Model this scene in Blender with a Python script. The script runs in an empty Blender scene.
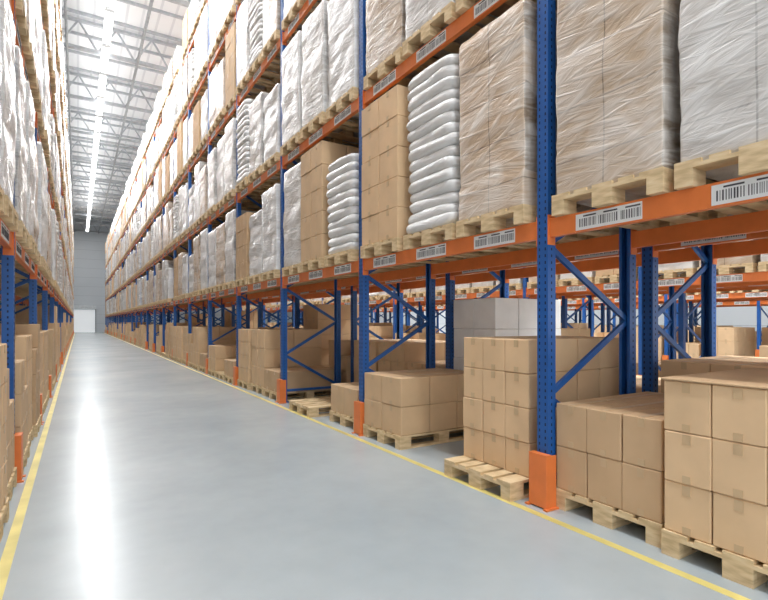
import bpy, bmesh, math, random
from mathutils import Vector, noise, Matrix
random.seed(7)
scene = bpy.context.scene
try:
    scene.view_settings.view_transform = 'Standard'
    scene.view_settings.look = 'None'
    scene.view_settings.exposure = 0.0
except Exception:
    pass
COL = scene.collection

# ------------------------------------------------------------------ materials
def new_mat(name):
    m = bpy.data.materials.new(name); m.use_nodes = True
    nt = m.node_tree
    b = nt.nodes['Principled BSDF']
    return m, nt, b
def N(nt, t, **kw):
    n = nt.nodes.new(t)
    for k, v in kw.items(): setattr(n, k, v)
    return n
def noise_var(nt, scale, detail=4, mapping=None, rot=None, coord='Object'):
    tc = N(nt, 'ShaderNodeTexCoord'); mp = N(nt, 'ShaderNodeMapping')
    if mapping: mp.inputs['Scale'].default_value = mapping
    if rot: mp.inputs['Rotation'].default_value = rot
    nz = N(nt, 'ShaderNodeTexNoise'); nz.inputs['Scale'].default_value = scale; nz.inputs['Detail'].default_value = detail
    nt.links.new(tc.outputs[coord], mp.inputs[0]); nt.links.new(mp.outputs[0], nz.inputs['Vector'])
    return nz
def ramp(nt, src, stops):
    r = N(nt, 'ShaderNodeValToRGB'); e = r.color_ramp.elements
    while len(e) < len(stops): e.new(0.5)
    for i, (p, c) in enumerate(stops):
        e[i].position = p; e[i].color = (c[0], c[1], c[2], 1)
    nt.links.new(src, r.inputs[0]); return r
def bump(nt, b, src, strength, dist=0.01):
    bp = N(nt, 'ShaderNodeBump'); bp.inputs['Strength'].default_value = strength; bp.inputs['Distance'].default_value = dist
    nt.links.new(src, bp.inputs['Height']); nt.links.new(bp.outputs[0], b.inputs['Normal']); return bp
def simple(name, col, rough=0.5, metal=0.0, var=0.12, scale=6):
    m, nt, b = new_mat(name)
    nz = noise_var(nt, scale)
    lo = [c*(1-var) for c in col]; hi = [min(1, c*(1+var)) for c in col]
    r = ramp(nt, nz.outputs['Fac'], [(0.3, lo), (0.7, hi)])
    nt.links.new(r.outputs[0], b.inputs['Base Color'])
    b.inputs['Roughness'].default_value = rough; b.inputs['Metallic'].default_value = metal
    return m
M_BLUE = simple('blue_steel_paint', (0.012, 0.095, 0.34), 0.38)
M_ORANGE = simple('orange_steel_paint', (0.78, 0.205, 0.05), 0.42, var=0.08)
M_HOLE = simple('slot_dark', (0.01, 0.02, 0.06), 0.8)
M_GALV = simple('galvanised_steel', (0.42, 0.44, 0.46), 0.45, 0.3)
M_LABEL = simple('label_white', (0.78, 0.79, 0.79), 0.5, var=0.02)
M_BLACK = simple('label_black', (0.06, 0.06, 0.07), 0.6)
M_YEL = simple('yellow_floor_tape', (0.70, 0.60, 0.20), 0.45, var=0.2, scale=3)
M_TAPE = simple('packing_tape', (0.58, 0.41, 0.24), 0.3, var=0.05)
M_TRUSS = simple('truss_paint', (0.46, 0.48, 0.50), 0.6)
M_PANEL = simple('rolldoor_white', (0.72, 0.76, 0.78), 0.5)
M_HOUS = simple('lamp_housing', (0.8, 0.8, 0.8), 0.5)

def wood():
    m, nt, b = new_mat('pallet_wood')
    nz = noise_var(nt, 7, 5, (1, 1, 5))
    r = ramp(nt, nz.outputs['Fac'], [(0.25, (0.48, 0.34, 0.18)), (0.55, (0.70, 0.53, 0.31)), (0.8, (0.80, 0.65, 0.43))])
    nt.links.new(r.outputs[0], b.inputs['Base Color']); b.inputs['Roughness'].default_value = 0.75
    bump(nt, b, nz.outputs['Fac'], 0.3, 0.004)
    return m
M_WOOD = wood()
def card(name, c):
    m, nt, b = new_mat(name)
    nz = noise_var(nt, 2.5, 6)
    oi = N(nt, 'ShaderNodeObjectInfo')
    r = ramp(nt, nz.outputs['Fac'], [(0.3, [x*0.9 for x in c]), (0.7, [x*1.08 for x in c])])
    hs = N(nt, 'ShaderNodeHueSaturation')
    mr = N(nt, 'ShaderNodeMapRange'); mr.inputs['To Min'].default_value = 0.90; mr.inputs['To Max'].default_value = 1.08
    nt.links.new(oi.outputs['Random'], mr.inputs['Value']); nt.links.new(mr.outputs[0], hs.inputs['Value'])
    nt.links.new(r.outputs[0], hs.inputs['Color']); nt.links.new(hs.outputs[0], b.inputs['Base Color'])
    b.inputs['Roughness'].default_value = 0.7
    n2 = noise_var(nt, 60, 2, (1, 1, 0.1)); bump(nt, b, n2.outputs['Fac'], 0.08, 0.003)
    return m
M_CARD = card('cardboard', (0.70, 0.485, 0.285))
M_CARD2 = card('cardboard_dark', (0.60, 0.405, 0.235))
M_CARDW = card('cardboard_white', (0.87, 0.87, 0.86))

def film(name, base, white, amt, lines=True):
    """stretch film wrapped goods: carton colour under wrinkled translucent film"""
    m, nt, b = new_mat(name)
    L = nt.links
    tc = N(nt, 'ShaderNodeTexCoord')
    oi = N(nt, 'ShaderNodeObjectInfo')
    add = N(nt, 'ShaderNodeVectorMath', operation='ADD'); sc = N(nt, 'ShaderNodeVectorMath', operation='SCALE')
    cmb = N(nt, 'ShaderNodeCombineXYZ')
    for i in range(3): L.new(oi.outputs['Random'], cmb.inputs[i])
    L.new(cmb.outputs[0], sc.inputs[0]); sc.inputs['Scale'].default_value = 37.0
    L.new(tc.outputs['Object'], add.inputs[0]); L.new(sc.outputs[0], add.inputs[1])
    def streak(rx, scl, s, d, dist):
        mp = N(nt, 'ShaderNodeMapping'); mp.inputs['Scale'].default_value = scl
        rt = N(nt, 'ShaderNodeMapping'); rt.inputs['Rotation'].default_value = (rx, 0.12, 0)
        L.new(add.outputs[0], rt.inputs[0]); L.new(rt.outputs[0], mp.inputs[0])
        nz = N(nt, 'ShaderNodeTexNoise'); nz.inputs['Scale'].default_value = s; nz.inputs['Detail'].default_value = d
        nz.inputs['Distortion'].default_value = dist
        L.new(mp.outputs[0], nz.inputs['Vector']); return nz
    a1 = streak(0.16, (1, 1, 6), 2.6, 5, 0.9)
    a2 = streak(-0.12, (1, 1, 9), 2.0, 5, 0.8)
    a3 = streak(0.2, (1, 1, 1.3), 2.0, 3, 0.8)
    a4 = streak(0.5, (1, 1, 5), 2.2, 4, 0.8)
    mx = N(nt, 'ShaderNodeMath', operation='MAXIMUM'); L.new(a1.outputs['Fac'], mx.inputs[0]); L.new(a2.outputs['Fac'], mx.inputs[1])
    mx2 = N(nt, 'ShaderNodeMath', operation='MAXIMUM'); L.new(mx.outputs[0], mx2.inputs[0]); L.new(a4.outputs['Fac'], mx2.inputs[1])
    mu = N(nt, 'ShaderNodeMath', operation='MULTIPLY'); L.new(a3.outputs['Fac'], mu.inputs[0]); mu.inputs[1].default_value = 0.9
    ad = N(nt, 'ShaderNodeMath', operation='ADD'); L.new(mx2.outputs[0], ad.inputs[0]); L.new(mu.outputs[0], ad.inputs[1])
    mr = N(nt, 'ShaderNodeMapRange'); mr.inputs['From Min'].default_value = 0.88; mr.inputs['From Max'].default_value = 1.22
    mr.inputs['To Min'].default_value = max(0, amt-0.3); mr.inputs['To Max'].default_value = min(1, amt+0.45)
    L.new(ad.outputs[0], mr.inputs['Value'])
    bc = N(nt, 'ShaderNodeMix', data_type='RGBA')
    bc.inputs['A'].default_value = (*base, 1); bc.inputs['B'].default_value = (*[x*0.5 for x in base], 1)
    if lines:
        sp = N(nt, 'ShaderNodeSeparateXYZ'); L.new(tc.outputs['Object'], sp.inputs[0])
        def line(out, per):
            pp = N(nt, 'ShaderNodeMath', operation='PINGPONG'); pp.inputs[1].default_value = per/2
            L.new(out, pp.inputs[0])
            lt = N(nt, 'ShaderNodeMath', operation='LESS_THAN'); lt.inputs[1].default_value = 0.005
            L.new(pp.outputs[0], lt.inputs[0]); return lt
        l1 = line(sp.outputs['Z'], 0.36); l2 = line(sp.outputs['Y'], 0.39)
        m2 = N(nt, 'ShaderNodeMath', operation='MAXIMUM'); L.new(l1.outputs[0], m2.inputs[0]); L.new(l2.outputs[0], m2.inputs[1])
        L.new(m2.outputs[0], bc.inputs['Factor'])
    else:
        bc.inputs['Factor'].default_value = 0.0
    mix = N(nt, 'ShaderNodeMix', data_type='RGBA')
    L.new(mr.outputs[0], mix.inputs['Factor']); L.new(bc.outputs['Result'], mix.inputs['A']); mix.inputs['B'].default_value = (*white, 1)
    L.new(mix.outputs['Result'], b.inputs['Base Color'])
    b.inputs['Roughness'].default_value = 0.24
    bump(nt, b, ad.outputs[0], 0.6, 0.03)
    return m
M_FILM_TAN = film('film_over_cartons', (0.57, 0.43, 0.31), (0.80, 0.76, 0.71), 0.30)
M_FILM_BRN = film('film_over_kraft', (0.50, 0.385, 0.28), (0.74, 0.70, 0.66), 0.26)
M_FILM_WHT = film('film_white', (0.60, 0.59, 0.57), (0.82, 0.82, 0.82), 0.55, False)
M_FILM_GRY = film('film_grey', (0.53, 0.50, 0.47), (0.80, 0.80, 0.79), 0.42, True)
M_SACK = film('sack_white', (0.72, 0.72, 0.71), (0.86, 0.86, 0.86), 0.6, False)

def floor_mat():
    m, nt, b = new_mat('polished_concrete'); L = nt.links
    n1 = noise_var(nt, 0.55, 8); n2 = noise_var(nt, 5, 6)
    r = ramp(nt, n1.outputs['Fac'], [(0.0, (0.30, 0.36, 0.39)), (0.5, (0.445, 0.50, 0.525)), (1.0, (0.60, 0.65, 0.67))])
    r2 = ramp(nt, n2.outputs['Fac'], [(0.0, (0.82, 0.82, 0.82)), (1.0, (1, 1, 1))])
    mx = N(nt, 'ShaderNodeMix', data_type='RGBA', blend_type='MULTIPLY'); mx.inputs['Factor'].default_value = 0.7
    L.new(r.outputs[0], mx.inputs['A']); L.new(r2.outputs[0], mx.inputs['B']); L.new(mx.outputs['Result'], b.inputs['Base Color'])
    b.inputs['Roughness'].default_value = 0.25
    b.inputs['Specular IOR Level'].default_value = 0.36
    return m
def stripe_mat(name, c1, c2, axis, per, width, rough=0.6):
    m, nt, b = new_mat(name); L = nt.links
    tc = N(nt, 'ShaderNodeTexCoord'); sp = N(nt, 'ShaderNodeSeparateXYZ'); L.new(tc.outputs['Object'], sp.inputs[0])
    pp = N(nt, 'ShaderNodeMath', operation='PINGPONG'); pp.inputs[1].default_value = per/2; L.new(sp.outputs[axis], pp.inputs[0])
    lt = N(nt, 'ShaderNodeMath', operation='LESS_THAN'); lt.inputs[1].default_value = width; L.new(pp.outputs[0], lt.inputs[0])
    mx = N(nt, 'ShaderNodeMix', data_type='RGBA'); L.new(lt.outputs[0], mx.inputs['Factor'])
    mx.inputs['A'].default_value = (*c1, 1); mx.inputs['B'].default_value = (*c2, 1); L.new(mx.outputs['Result'], b.inputs['Base Color'])
    b.inputs['Roughness'].default_value = rough
    return m
M_FLOOR = floor_mat()
M_WALL = stripe_mat('wall_panel', (0.64, 0.68, 0.71), (0.48, 0.52, 0.55), 'Z', 1.2, 0.02)
M_CEIL = stripe_mat('ceiling_deck', (0.84, 0.85, 0.86), (0.70, 0.71, 0.73), 'X', 0.6, 0.05)
def emis(name, col, s):
    m, nt, b = new_mat(name)
    b.inputs['Base Color'].default_value = (0.8, 0.8, 0.8, 1)
    b.inputs['Emission Color'].default_value = (*col, 1); b.inputs['Emission Strength'].default_value = s
    return m
M_LED = emis('led_diffuser', (1, 1, 1), 7)
M_DOOR = emis('door_daylight_panel', (0.93, 0.98, 1), 0.38)

# ------------------------------------------------------------------ mesh builder
class MB:
    def __init__(s): s.v = []; s.f = []; s.mi = []; s.sm = []; s.mats = []
    def mat(s, m):
        if m not in s.mats: s.mats.append(m)
        return s.mats.index(m)
    def quadbox(s, P, m):  # P: 8 pts, index bit0=x bit1=y bit2=z
        o = len(s.v); s.v += [tuple(p) for p in P]; k = s.mat(m)
        for f in ((0,4,6,2),(1,3,7,5),(0,1,5,4),(2,6,7,3),(0,2,3,1),(4,5,7,6)):
            s.f.append([o+i for i in f]); s.mi.append(k); s.sm.append(False)
    def box(s, x0, x1, y0, y1, z0, z1, m):
        s.quadbox([(x1 if i & 1 else x0, y1 if i & 2 else y0, z1 if i & 4 else z0) for i in range(8)], m)
    def bar(s, p0, p1, w, t, m, up=(0, 1, 0)):
        p0 = Vector(p0); p1 = Vector(p1); d = (p1-p0).normalized(); u = Vector(up)
        if abs(d.dot(u)) > 0.95: u = Vector((1, 0, 0))
        a = d.cross(u).normalized(); b = a.cross(d).normalized()
        P = []
        for i in range(8):
            base = p1 if i & 4 else p0
            P.append(base + a*(w/2 if i & 1 else -w/2) + b*(t/2 if i & 2 else -t/2))
        s.quadbox(P, m)
    def cbox(s, cx, cy, cz, hx, hy, hz, c, m, rz=0.0, top_sag=0):
        o = len(s.v); k = s.mat(m); cr, sr = math.cos(rz), math.sin(rz)
        idx = {}
        n = 0
        for sx in (-1, 1):
            for sy in (-1, 1):
                for sz in (-1, 1):
                    for ax in range(3):
                        x = sx*(hx-(0 if ax == 0 else c)); y = sy*(hy-(0 if ax == 1 else c)); z = sz*(hz-(0 if ax == 2 else c))
                        s.v.append((cx+x*cr-y*sr, cy+x*sr+y*cr, cz+z)); idx[(sx, sy, sz, ax)] = o+n; n += 1
        def F(l): s.f.append(l); s.mi.append(k); s.sm.append(False)
        q = ((-1,-1),(1,-1),(1,1),(-1,1))
        for sg in (-1, 1):
            F([idx[(sg, a, b, 0)] for a, b in q]); F([idx[(a, sg, b, 1)] for a, b in q]); F([idx[(a, b, sg, 2)] for a, b in q])
        for a in (-1, 1):
            for b in (-1, 1):
                F([idx[(a,b,-1,0)], idx[(a,b,1,0)], idx[(a,b,1,1)], idx[(a,b,-1,1)]])
                F([idx[(a,-1,b,0)], idx[(a,1,b,0)], idx[(a,1,b,2)], idx[(a,-1,b,2)]])
                F([idx[(-1,a,b,1)], idx[(1,a,b,1)], idx[(1,a,b,2)], idx[(-1,a,b,2)]])
                for d in (-1, 1): F([idx[(a,b,d,i)] for i in range(3)])
    def grid_rings(s, rings, m, cap=True, smooth=True):
        o = len(s.v); k = s.mat(m); n = len(rings[0])
        for r in rings: s.v += [tuple(p) for p in r]
        for i in range(len(rings)-1):
            for j in range(n):
                a = o+i*n+j; b = o+i*n+(j+1) % n
                s.f.append([a, b, b+n, a+n]); s.mi.append(k); s.sm.append(smooth)
        if cap:
            s.f.append([o+j for j in range(n)][::-1]); s.mi.append(k); s.sm.append(False)
            s.f.append([o+(len(rings)-1)*n+j for j in range(n)]); s.mi.append(k); s.sm.append(False)
    def mesh(s, name):
        me = bpy.data.meshes.new(name); me.from_pydata(s.v, [], s.f)
        for m in s.mats: me.materials.append(m)
        me.polygons.foreach_set('material_index', s.mi); me.polygons.foreach_set('use_smooth', s.sm)
        bm = bmesh.new(); bm.from_mesh(me); bmesh.ops.recalc_face_normals(bm, faces=bm.faces); bm.to_mesh(me); bm.free()
        me.update(); return me
def obj(name, me, loc=(0, 0, 0), rz=0, parent=None, sc=None):
    o = bpy.data.objects.new(name, me); COL.objects.link(o); o.location = loc; o.rotation_euler = (0, 0, rz)
    if sc: o.scale = sc
    if parent: o.parent = parent
    return o
def empty(name):
    e = bpy.data.objects.new(name, None); COL.objects.link(e); e.empty_display_size = 0.3; return e

# ------------------------------------------------------------------ pallet & loads (local: x depth, y width, z up)
PH = 0.144
def add_pallet(b):
    for yc, hw in ((-0.35, 0.05), (0, 0.0725), (0.35, 0.05)):
        b.box(-0.6, 0.6, yc-hw, yc+hw, 0.0, 0.022, M_WOOD)
        for x in (-0.5275, 0, 0.5275):
            b.box(x-0.0725, x+0.0725, yc-hw, yc+hw, 0.022, 0.100, M_WOOD)
    for x in (-0.5275, 0, 0.5275):
        b.box(x-0.0725, x+0.0725, -0.4, 0.4, 0.100, 0.122, M_WOOD)
    for y, hw in ((-0.3275, 0.0725), (-0.165, 0.05), (0, 0.0725), (0.165, 0.05), (0.3275, 0.0725)):
        b.box(-0.6, 0.6, y-hw, y+hw, 0.122, PH, M_WOOD)
def pallet_mesh():
    b = MB(); add_pallet(b); return b.mesh('wooden_pallet')
def carton_mesh(name, nx, ny, nz, h, mat=None, hx=0.59, hy=0.395, xoff=0.0, missing=(), sheet=False, jit=0.004, seed=0, tape=True):
    rnd = random.Random(seed); mat = mat or M_CARD
    b = MB(); add_pallet(b); dx = 2*hx/nx; dy = 2*hy/ny
    for k in range(nz):
        for i in range(nx):
            for j in range(ny):
                if (i, j, k) in missing: continue
                cx = xoff-hx+dx*(i+.5)+rnd.uniform(-jit, jit); cy = -hy+dy*(j+.5)+rnd.uniform(-jit, jit)*0.5
                cz = PH+h*(k+.5)
                b.cbox(cx, cy, cz, dx/2-0.003, dy/2-0.003, h/2-0.0015, 0.006, mat, rnd.uniform(-0.008, 0.008))
                if tape:
                    for sx, edge in ((-1, i == 0), (1, i == nx-1)):
                        if not edge: continue
                        fx = cx+sx*(dx/2-0.001)
                        for za, zb in ((cz+h/2-0.065, cz+h/2-0.008), (cz-h/2+0.008, cz-h/2+0.05)):
                            b.box(fx-0.0015, fx+0.0015, cy-0.022, cy+0.022, za, zb, M_TAPE)
                    if k == nz-1:
                        b.box(cx-dx/2+0.008, cx+dx/2-0.008, cy-0.022, cy+0.022, cz+h/2-0.003, cz+h/2+0.0005, M_TAPE)
    if sheet:
        z = PH+h*nz+0.004
        b.cbox(xoff, 0, z+0.004, hx+0.01, hy+0.012, 0.006, 0.003, M_CARD2, 0.01)
    return b.mesh(name)
def rrect(hx, hy, r, ns=9, nc=3):
    pts = []
    for (cx, cy, a0) in ((hx-r, hy-r, 0), (-hx+r, hy-r, 90), (-hx+r, -hy+r, 180), (hx-r, -hy+r, 270)):
        c = []
        for i in range(nc+1):
            a = math.radians(a0+90*i/nc); c.append((cx+r*math.cos(a), cy+r*math.sin(a)))
        pts.append(c)
    out = []
    for i in range(4):
        out += pts[i]; p = pts[i][-1]; q = pts[(i+1) % 4][0]
        for k in range(1, ns): out.append((p[0]+(q[0]-p[0])*k/ns, p[1]+(q[1]-p[1])*k/ns))
    return out
def wrapped_mesh(name, H, mat, seed, hx=0.585, hy=0.395, amp=0.010, layers=5, lean=0.0):
    rnd = random.Random(seed); b = MB(); add_pallet(b)
    base = rrect(hx-0.008, hy-0.008, 0.018); rings = []; nz = 34; z0 = PH-0.03; z1 = H
    offs = [(rnd.uniform(-.008, .008), rnd.uniform(-.006, .006)) for _ in range(layers+1)]
    def ring(z, sc, t):
        L = min(layers, int(t*layers)); ox, oy = offs[L]
        r = []
        fr = (t*layers) % 1.0
        neck = -0.005 if (fr < 0.08 or fr > 0.92) else 0.0
        for (x, y) in base:
            n = noise.noise(Vector((x*4+seed*7, y*4, z*5)))*amp + noise.noise(Vector((x*10+seed*3, y*10, z*14)))*amp*0.4
            l = math.hypot(x, y); k = 1+(n+neck)/l
            r.append((x*k*sc+ox+lean*z*0.02, y*k*sc+oy, z+(noise.noise(Vector((x*5, y*5, seed)))*0.012 if t > 0.97 else 0)))
        return r
    for i in range(nz+1):
        t = i/nz; z = z0+(z1-z0)*t
        rings.append(ring(z, 1.0 if i < nz else 0.99, t))
    rings.append(ring(z1+0.006, 0.95, 1)); rings.append(ring(z1+0.008, 0.5, 1))
    b.grid_rings(rings, mat)
    return b.mesh(name)
def sack_mesh(name, nl, lh, seed):
    rnd = random.Random(seed); b = MB(); add_pallet(b)
    def pillow(cx, cy, cz, hx, hy, hz, rz):
        nu, nv = 36, 10; rings = []
        sp = lambda v, e: math.copysign(abs(v)**e, v)
        for i in range(nv+1):
            ph = -math.pi/2+math.pi*i/nv; r = []
            for j in range(nu):
                th = 2*math.pi*j/nu
                e = max(0.04, sp(math.cos(ph), .25))
                x = hx*sp(math.cos(th), .3)*e; y = hy*sp(math.sin(th), .3)*e; z = hz*sp(math.sin(ph), .9)
                n = 1+0.07*noise.noise(Vector((x*5+cx*9+cz*13, y*5+seed, z*9)))
                x *= n; y *= n; c, s_ = math.cos(rz), math.sin(rz)
                z += .018*noise.noise(Vector((x*4, y*4, cz*8+seed)))
                r.append((cx+x*c-y*s_, cy+x*s_+y*c, cz+z))
            rings.append(r)
        b.grid_rings(rings, M_SACK)
    for k in range(nl):
        z = PH+lh*(k+.5)
        for sx in (-.295, .295):
            pillow(sx+rnd.uniform(-.014, .014), rnd.uniform(-.012, .012), z, 0.30, 0.392, lh*0.66, rnd.uniform(-.03, .03))
    return b.mesh(name)

random.seed(11)
EMPTY_P = pallet_mesh()
WR = {}
WR['tan'] = [wrapped_mesh('wrap_tan', 1.74, M_FILM_TAN, 1), wrapped_mesh('wrap_tan', 1.60, M_FILM_TAN, 2, layers=6), wrapped_mesh('wrap_tan', 1.40, M_FILM_TAN, 3)]
WR['brn'] = [wrapped_mesh('wrap_brown', 1.72, M_FILM_BRN, 4), wrapped_mesh('wrap_brown', 1.45, M_FILM_BRN, 5, layers=4)]
WR['wht'] = [wrapped_mesh('wrap_white', 1.73, M_FILM_WHT, 6, amp=.016), wrapped_mesh('wrap_white', 1.62, M_FILM_WHT, 7, amp=.02), wrapped_mesh('wrap_white', 1.35, M_FILM_WHT, 8, amp=.025)]
WR['gry'] = [wrapped_mesh('wrap_grey', 1.72, M_FILM_GRY, 9, amp=.012), wrapped_mesh('wrap_grey', 1.55, M_FILM_GRY, 10, amp=.014)]
WR['sack'] = [sack_mesh('sacks', 15, 0.107, 1), sack_mesh('sacks', 11, 0.112, 2)]
WR['box'] = [carton_mesh('carton_tall', 3, 2, 5, 0.325, M_CARD, seed=3, missing=((2, 0, 4),)), carton_mesh('carton_tall', 3, 2, 4, 0.33, M_CARD2, seed=4)]
kind_name = {'tan': 'shrink_wrapped_carton_pallet', 'brn': 'shrink_wrapped_carton_pallet', 'wht': 'shrink_wrapped_pallet', 'gry': 'shrink_wrapped_pallet', 'sack': 'sack_pallet', 'box': 'cardboard_box_pallet'}
LOW = [carton_mesh('carton_low', 3, 3, 2, 0.31, M_CARD, seed=5), carton_mesh('carton_low', 3, 2, 3, 0.29, M_CARD, seed=6, missing=((0, 0, 2),)),
       carton_mesh('carton_low', 2, 2, 1, 0.36, M_CARD2, seed=7), carton_mesh('carton_low', 3, 3, 4, 0.27, M_CARD, seed=8),
       carton_mesh('carton_low', 3, 2, 4, 0.30, M_CARD2, seed=9, missing=((0, 1, 3), (1, 1, 3))), carton_mesh('carton_low', 2, 2, 3, 0.36, M_CARD, seed=10)]

# ------------------------------------------------------------------ rack parts
RD = 1.10; BAY = 2.8; S0 = 2.56
LEVELS = [2.13, 4.15, 6.25, 8.2, 10.0]
def frame_mesh(H, holes):
    b = MB()
    for side in (0, 1):
        def X(x): return x if side == 0 else RD-x
        def bx(xa, xb, ya, yb, za, zb, m):
            xa, xb = X(xa), X(xb); b.box(min(xa, xb), max(xa, xb), ya, yb, za, zb, m)
        bx(0, .004, -.05, .05, 0.008, H, M_BLUE)
        bx(.004, .085, -.05, -.046, 0.008, H, M_BLUE); bx(.004, .085, .046, .05, 0.008, H, M_BLUE)
        bx(.081, .085, -.046, -.025, 0.008, H, M_BLUE); bx(.081, .085, .025, .046, 0.008, H, M_BLUE)
        bx(-.03, .12, -.07, .07, 0, .008, M_BLUE)
        if holes:
            z = 0.1
            while z < min(H-0.1, holes):
                for y in (-.027, .027):
                    bx(-.0006, 0.0, y-.006, y+.006, z, z+.022, M_HOLE)
                for sy in (-1, 1):
                    bx(.035, .047, sy*.05-.0006, sy*.05+.0006, z, z+.02, M_HOLE)
                z += .05
    zs = .24; k = 0; z = zs; xa, xb = .05, RD-.05
    b.bar((xa, 0, .2), (xb, 0, .2), .04, .03, M_BLUE)
    while z+.57 < H:
        p = (xb, 0, z) if k % 2 == 0 else (xa, 0, z); q = (xa, 0, z+.57) if k % 2 == 0 else (xb, 0, z+.57)
        b.bar(p, q, .045, .028, M_BLUE); z += .57; k += 1
    b.bar((xa, 0, z+.03), (xb, 0, z+.03), .04, .03, M_BLUE)
    return b.mesh('upright_frame')
def beam_mesh(labels=True):
    b = MB(); L = BAY-.1; rnd = random.Random(3)
    for side in (0, 1):
        def bx(xa, xb, ya, yb, za, zb, m):
            if side: xa, xb = RD-xa, RD-xb
            b.box(min(xa, xb), max(xa, xb), ya, yb, za, zb, m)
        bx(.012, .062, 0, L, -.135, 0, M_ORANGE)
        bx(.0105, .012, .0, L, -.012, -.002, M_ORANGE)
        for y0, y1 in ((0, .006), (L-.006, L)): bx(-.004, .075, y0, y1, -.19, .03, M_ORANGE)
        if labels:
            for c in (.475, 1.35, 2.225):
                bx(.009, .012, c-.24, c+.24, -.125, -.015, M_LABEL)
                for g in (-.23, -.075, .08):
                    y = c+g
                    while y < c+g+.135:
                        w = rnd.choice((.003, .005, .008)); bx(.0082, .009, y, y+w, -.105, -.048, M_BLACK); y += w+rnd.choice((.006, .009))
                    bx(.0082, .009, c+g, c+g+.10, -.038, -.028, M_BLACK)
    return b.mesh('beam_pair')
def guard_mesh():
    b = MB(); m = M_ORANGE
    b.cbox(-.05, 0, .20, .006, .08, .19, .003, m)
    b.cbox(.0, -.077, .20, .055, .006, .19, .003, m); b.cbox(.0, .077, .20, .055, .006, .19, .003, m)
    b.box(-.056, .0, -.083, .083, .39, .397, m)
    b.box(-.075, .055, -.105, -.07, 0, .012, m); b.box(-.075, .055, .07, .105, 0, .012, m)
    return b.mesh('post_guard')
FR_N = frame_mesh(11.0, 6.3); FR_F = frame_mesh(11.0, 0); FR_L = frame_mesh(4.6, 0)
BM = beam_mesh(True); GD = guard_mesh(); 
def rack_row(x0, k0, k1, aisle, levels, mirror=False, low=False):
    root = empty('pallet_rack')
    for k in range(k0, k1+1):
        y = S0+BAY*k
        me = FR_L if low else (FR_N if (abs(x0-2.95) < .01 and k < 5) or (x0 < 0 and k < 4) or (x0 < 5 and k < 3) else FR_F)
        if mirror: obj('upright_frame', me, (x0+RD, y, 0), math.pi, root)
        else: obj('upright_frame', me, (x0, y, 0), 0, root)
        if aisle < 0: obj('post_guard', GD, (x0, y, 0), 0, root)
        else: obj('post_guard', GD, (x0+RD, y, 0), math.pi, root)
        if k < k1:
            for z in levels: obj('beam_pair', BM, (x0, y+.05, z), 0, root)
    return root
KMAX = 25
ROWS = [(2.95, -2, KMAX, -1), (4.30, -2, KMAX, 1), (-1.57, -1, KMAX, 1)]
rack_row(2.95, -2, KMAX, -1, LEVELS)
rack_row(4.30, -2, KMAX, 1, LEVELS, True)
rack_row(-1.57, -1, KMAX, 1, LEVELS, True)
rack_row(-2.92, -1, 8, -1, LEVELS[:2], False, True)
FARX = [8.8, 10.15, 14.65, 16.0, 20.5, 21.85]
for i, x in enumerate(FARX):
    rack_row(x, -1, 12 - i, -1 if i % 2 == 0 else 1, LEVELS[:2], i % 2 == 1, True)

# ------------------------------------------------------------------ fill racks
def place(kind, var, x0, y, z, parent=None, flip=False, dx=0, sz=1.0, name=None):
    me = WR[kind][var % len(WR[kind])]
    return obj(name or kind_name[kind] if parent is None else 'pallet_load', me, (x0+RD/2+dx, y, z), math.pi if flip else random.uniform(-.008, .008), parent, (1, 1, sz))
def slots(k): y = S0+BAY*k; return [y+.525, y+1.4, y+2.275]
rnd = random.Random(21)
def rand_kind():
    return rnd.choices(['tan', 'brn', 'wht', 'gry', 'sack', 'box'], [3.4, 1.8, 4.2, 4, 1, 1.5])[0]
# explicit near loads on level index
explicit = {
 (0, -1, 2): ('brn', 0), (0, -1, 1): ('gry', 0), (0, -1, 0): ('tan', 1),
 (0, 0, 0): ('tan', 0), (0, 0, 1): ('sack', 0), (0, 0, 2): ('box', 0),
 (0, 1, 0): ('sack', 1), (0, 1, 1): ('box', 0), (0, 1, 2): ('gry', 0),
 (0, 2, 0): ('wht', 1), (0, 2, 1): ('wht', 2), (0, 2, 2): ('box', 1),
 (1, 0, 0): ('tan', 0), (1, 0, 1): ('gry', 0), (1, 0, 2): ('brn', 0),
 (1, 1, 0): ('wht', 1), (1, 1, 1): ('gry', 0), (1, 1, 2): ('wht', 0),
}
for rowi, (x0, k0, k1, aisle) in enumerate(ROWS):
    for li, z in enumerate(LEVELS):
        mass = None
        for k in range(k0, k1):
            for si, y in enumerate(slots(k)):
                if rowi == 1 and (k > 12 or li > 2): continue
                e = explicit.get((li, k, si)) if rowi == 0 else None
                if e: kd, vr = e
                else:
                    if rnd.random() < 0.04: continue
                    kd, vr = rand_kind(), rnd.randint(0, 2)
                    if rowi == 2 and kd == 'box': kd = 'wht'
                near = rowi in (0, 2) and k <= 3 and li <= 2 and k >= -1
                par = None
                if not near:
                    if mass is None: mass = empty('stored_pallet_goods')
                    par = mass
                s = 1.0 if e else rnd.uniform(.93, 1.03)
                if li == 4: s *= .72
                place(kd, vr, x0, y+rnd.uniform(-.015, .015), z, par, rowi == 2, rnd.uniform(-.02, .02), s)
# far rows (goods on beams and on floor)
for i, x in enumerate(FARX):
    mass = empty('stored_pallet_goods')
    for k in range(-1, 12-i):
        for y in slots(k):
            if rnd.random() < .7: obj('pallet_load', rnd.choice(LOW), (x+RD/2, y, 0), 0, mass)
            for z in LEVELS[:2]:
                kd = rand_kind(); obj('pallet_load', rnd.choice(WR[kd]), (x+RD/2, y, z), 0, mass)
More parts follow.
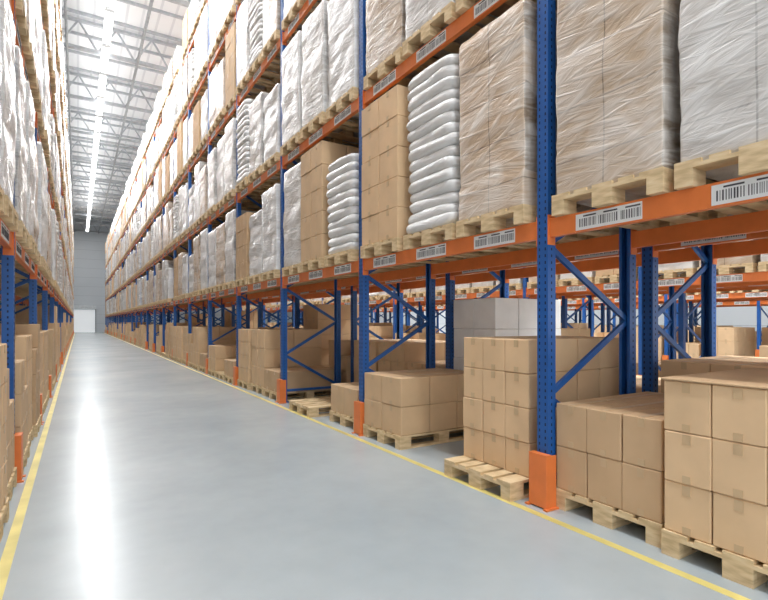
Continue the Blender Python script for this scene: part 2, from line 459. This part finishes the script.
# floor level, right front row: explicit
XR = 2.95
def low(me, y, dx=0.0, name='cardboard_box_pallet', rz=0.0, x0=XR, z=0): return obj(name, me, (x0+RD/2+dx, y, z), rz)
A = carton_mesh('boxes_a', 3, 3, 3, .295, M_CARD, sheet=True, seed=20)
B = carton_mesh('boxes_b', 3, 3, 2, .315, M_CARD2, seed=21)
C = carton_mesh('boxes_c', 4, 3, 4, .272, M_CARD, hx=.59, xoff=.2, seed=22)
D = carton_mesh('boxes_d', 3, 2, 2, .31, M_CARD, seed=23)
E = carton_mesh('boxes_e', 2, 2, 1, .37, M_CARD, seed=24)
low(A, 1.27, .05); low(A, .42, .03)
low(B, 2.10, .105)
low(C, 3.14, -.10)
low(D, 4.87, .03, rz=.01)
low(E, 5.92, .08)
low(EMPTY_P, 7.05, -.08, 'wooden_pallet')
low(LOW[2], 8.68, .03); low(LOW[5], 9.53, .05); low(LOW[3], 10.4, .02)
low(LOW[2], 11.5, .0); low(EMPTY_P, 12.35, 0, 'wooden_pallet'); low(LOW[0], 13.2, 0)
mass = empty('floor_pallet_goods')
for k in range(4, KMAX):
    for y in slots(k):
        r = rnd.random()
        if r < .15: continue
        me = EMPTY_P if r < .25 else rnd.choice(LOW)
        obj('pallet_load', me, (XR+RD/2+rnd.uniform(-.03, .05), y, 0), 0, mass)
# rear row floor level
W = carton_mesh('boxes_w', 3, 2, 4, .38, M_CARDW, seed=30, tape=False)
R1 = carton_mesh('boxes_r1', 3, 2, 3, .385, M_CARD, seed=31)
R2 = carton_mesh('boxes_r2', 3, 2, 3, .30, M_CARD, seed=32)
XB = 4.30
low(R1, 1.13, 0, x0=XB); low(R2, 2.03, 0, x0=XB); low(R1, .26, 0, x0=XB)
low(LOW[0], 3.1, 0, x0=XB); low(W, 4.8, 0, name='white_box_pallet', x0=XB)
low(LOW[0], 5.9, 0, x0=XB); low(R2, 6.76, 0, x0=XB); low(R2, 7.63, 0, x0=XB)
T = carton_mesh('boxes_t', 3, 2, 5, .32, M_CARD, seed=33)
low(LOW[1], 8.69, 0, x0=XB); low(T, 10.0, 0, x0=XB)
mass = empty('floor_pallet_goods')
for k in range(3, 22):
    for y in slots(k):
        if rnd.random() < .2: continue
        obj('pallet_load', rnd.choice(LOW+[T]), (XB+RD/2, y, 0), 0, mass)
# left rows floor level
XL = -1.57
for k in range(-1, 3):
    for si, y in enumerate(slots(k)):
        if k == 0 and si == 2: me = LOW[1]
        else: me = LOW[[3, 5, 4, 0, 3, 5, 1, 3, 4, 5, 3, 5][(k+1)*3+si]]
        obj('cardboard_box_pallet', me, (XL+RD/2+rnd.uniform(-.03, .03), y, 0), math.pi)
mass = empty('floor_pallet_goods')
for k in range(3, KMAX):
    for y in slots(k):
        if rnd.random() < .12: continue
        obj('pallet_load', rnd.choice(LOW+[T]), (XL+RD/2, y, 0), math.pi, mass)
for k in range(-1, 8):
    for y in slots(k): obj('pallet_load', rnd.choice(LOW), (-2.92+RD/2, y, 0), 0, mass)

# ------------------------------------------------------------------ room
XW0, XW1, Y0, Y1, HC = -8.0, 27.0, -6.0, 76.0, 14.6
def slab(name, x0, x1, y0, y1, z0, z1, m):
    b = MB(); b.box(x0, x1, y0, y1, z0, z1, m); return obj(name, b.mesh(name))
slab('floor', XW0, XW1, Y0-20, Y1, -.2, 0, M_FLOOR)
slab('ceiling', XW0, XW1, Y0, Y1, HC, HC+.2, M_CEIL)
slab('wall_far', XW0, XW1, Y1, Y1+.2, -.2, HC+.2, M_WALL)
slab('wall_right', XW1, XW1+.2, Y0, Y1+.2, -.2, HC+.2, M_WALL)
slab('wall_left', XW0-.2, XW0, Y0, Y1+.2, -.2, HC+.2, M_WALL)
# floor lines (thin paint)
for i, (x, ya, yb) in enumerate(((2.80, -6, 74), (-.35, -6, 74), (6.0, -6, 60), (8.5, -6, 60))):
    slab('yellow_floor_line', x-.03, x+.03, ya, yb, 0.0, .0015, M_YEL)
# far door
YD = Y1-.02
b = MB()
for i in range(6): b.box(-1.0, 1.9, YD-.06, YD-.02, .02+i*.5, .49+i*.5, M_DOOR)
b.box(-1.15, -1.0, YD-.15, YD, 0, 3.15, M_GALV); b.box(1.9, 2.05, YD-.15, YD, 0, 3.15, M_GALV); b.box(-1.15, 2.05, YD-.35, YD, 3.05, 3.5, M_PANEL)
obj('door_1', b.mesh('door_1'))
# roof trusses
def truss():
    b = MB(); zb, zt = HC-1.35, HC-.15
    b.box(XW0, XW1, -.07, .07, zb-.07, zb+.07, M_TRUSS); b.box(XW0, XW1, -.07, .07, zt-.06, zt+.06, M_TRUSS)
    n = 24; st = (XW1-XW0)/n
    for i in range(n):
        x = XW0+i*st
        b.bar((x, 0, zb), (x+st/2, 0, zt), .07, .07, M_TRUSS); b.bar((x+st/2, 0, zt), (x+st, 0, zb), .07, .07, M_TRUSS)
    return b.mesh('roof_truss')
TR = truss()
y = 3.0
while y < Y1: obj('roof_truss', TR, (0, y, 0)); y += 5.6
b = MB(); y = -5.0
while y < Y1:
    b.box(XW0, XW1, y-.04, y+.04, HC-.12, HC, M_TRUSS); y += 1.87
obj('roof_purlins', b.mesh('roof_purlins'))
def pipe(name, x, z, r):
    b = MB(); rings = []
    for yy in (Y0, Y1-.05): rings.append([(x+r*math.cos(2*math.pi*i/10), yy, z+r*math.sin(2*math.pi*i/10)) for i in range(10)])
    b.grid_rings(rings, M_GALV); obj(name, b.mesh(name))
pipe('sprinkler_pipe', 2.3, HC-1.5, .06); pipe('sprinkler_pipe', -.4, HC-1.5, .05)
# LED strips
LZ = 12.9
def led(x, z, y0, y1, name='led_strip_light'):
    b = MB(); y = y0
    while y < y1:
        b.box(x-.15, x+.15, y, y+2.4, z, z+.09, M_HOUS); b.box(x-.135, x+.135, y+.03, y+2.37, z-.03, z, M_LED)
        for yy in (y+.3, y+2.1): b.box(x-.01, x+.01, yy, yy+.02, z+.09, HC-.005, M_GALV)
        y += 2.8
    return obj(name, b.mesh(name))
def area(x, y, ly, lx, P, z=LZ-.06, up=False):
    L = bpy.data.lights.new('led_and_fill_area', 'AREA'); L.shape = 'RECTANGLE'; L.size = lx; L.size_y = ly; L.energy = P
    L.color = (.98, .99, 1.0)
    o = bpy.data.objects.new('led_and_fill_lamp', L); COL.objects.link(o); o.location = (x, y, z)
    if up: o.rotation_euler = (math.pi, 0, 0)
    return o
led(1.0, LZ, -4, 72)
for yc in (4, 21, 38, 55): area(1.0, yc, 16, .24, 950)
area(1.0, 67, 7, .24, 380)
for yc in (12, 34, 56): area(1.0, yc, 21, .24, 190, LZ+.1, True)  # upward fill added above the strips to lighten the ceiling, not separate fixtures
for x in (7.1, 12.95, 18.8):
    led(x, LZ, -4, 50)
    for yc in (5, 25): area(x, yc, 20, .2, 1700)
# world
w = bpy.data.worlds.new('world'); scene.world = w; w.use_nodes = True
bg = w.node_tree.nodes['Background']; bg.inputs[0].default_value = (.93, .97, 1, 1); bg.inputs[1].default_value = 2.4

# ------------------------------------------------------------------ camera
F = 500.0
cam = bpy.data.cameras.new('camera'); co = bpy.data.objects.new('camera', cam); COL.objects.link(co)
cam.sensor_width = 36; cam.lens = F/768*36; cam.shift_y = 22/768; cam.clip_end = 300
co.location = (0, 0, 1.37); co.rotation_euler = (math.radians(90), 0, -math.atan(306/F))
scene.camera = co
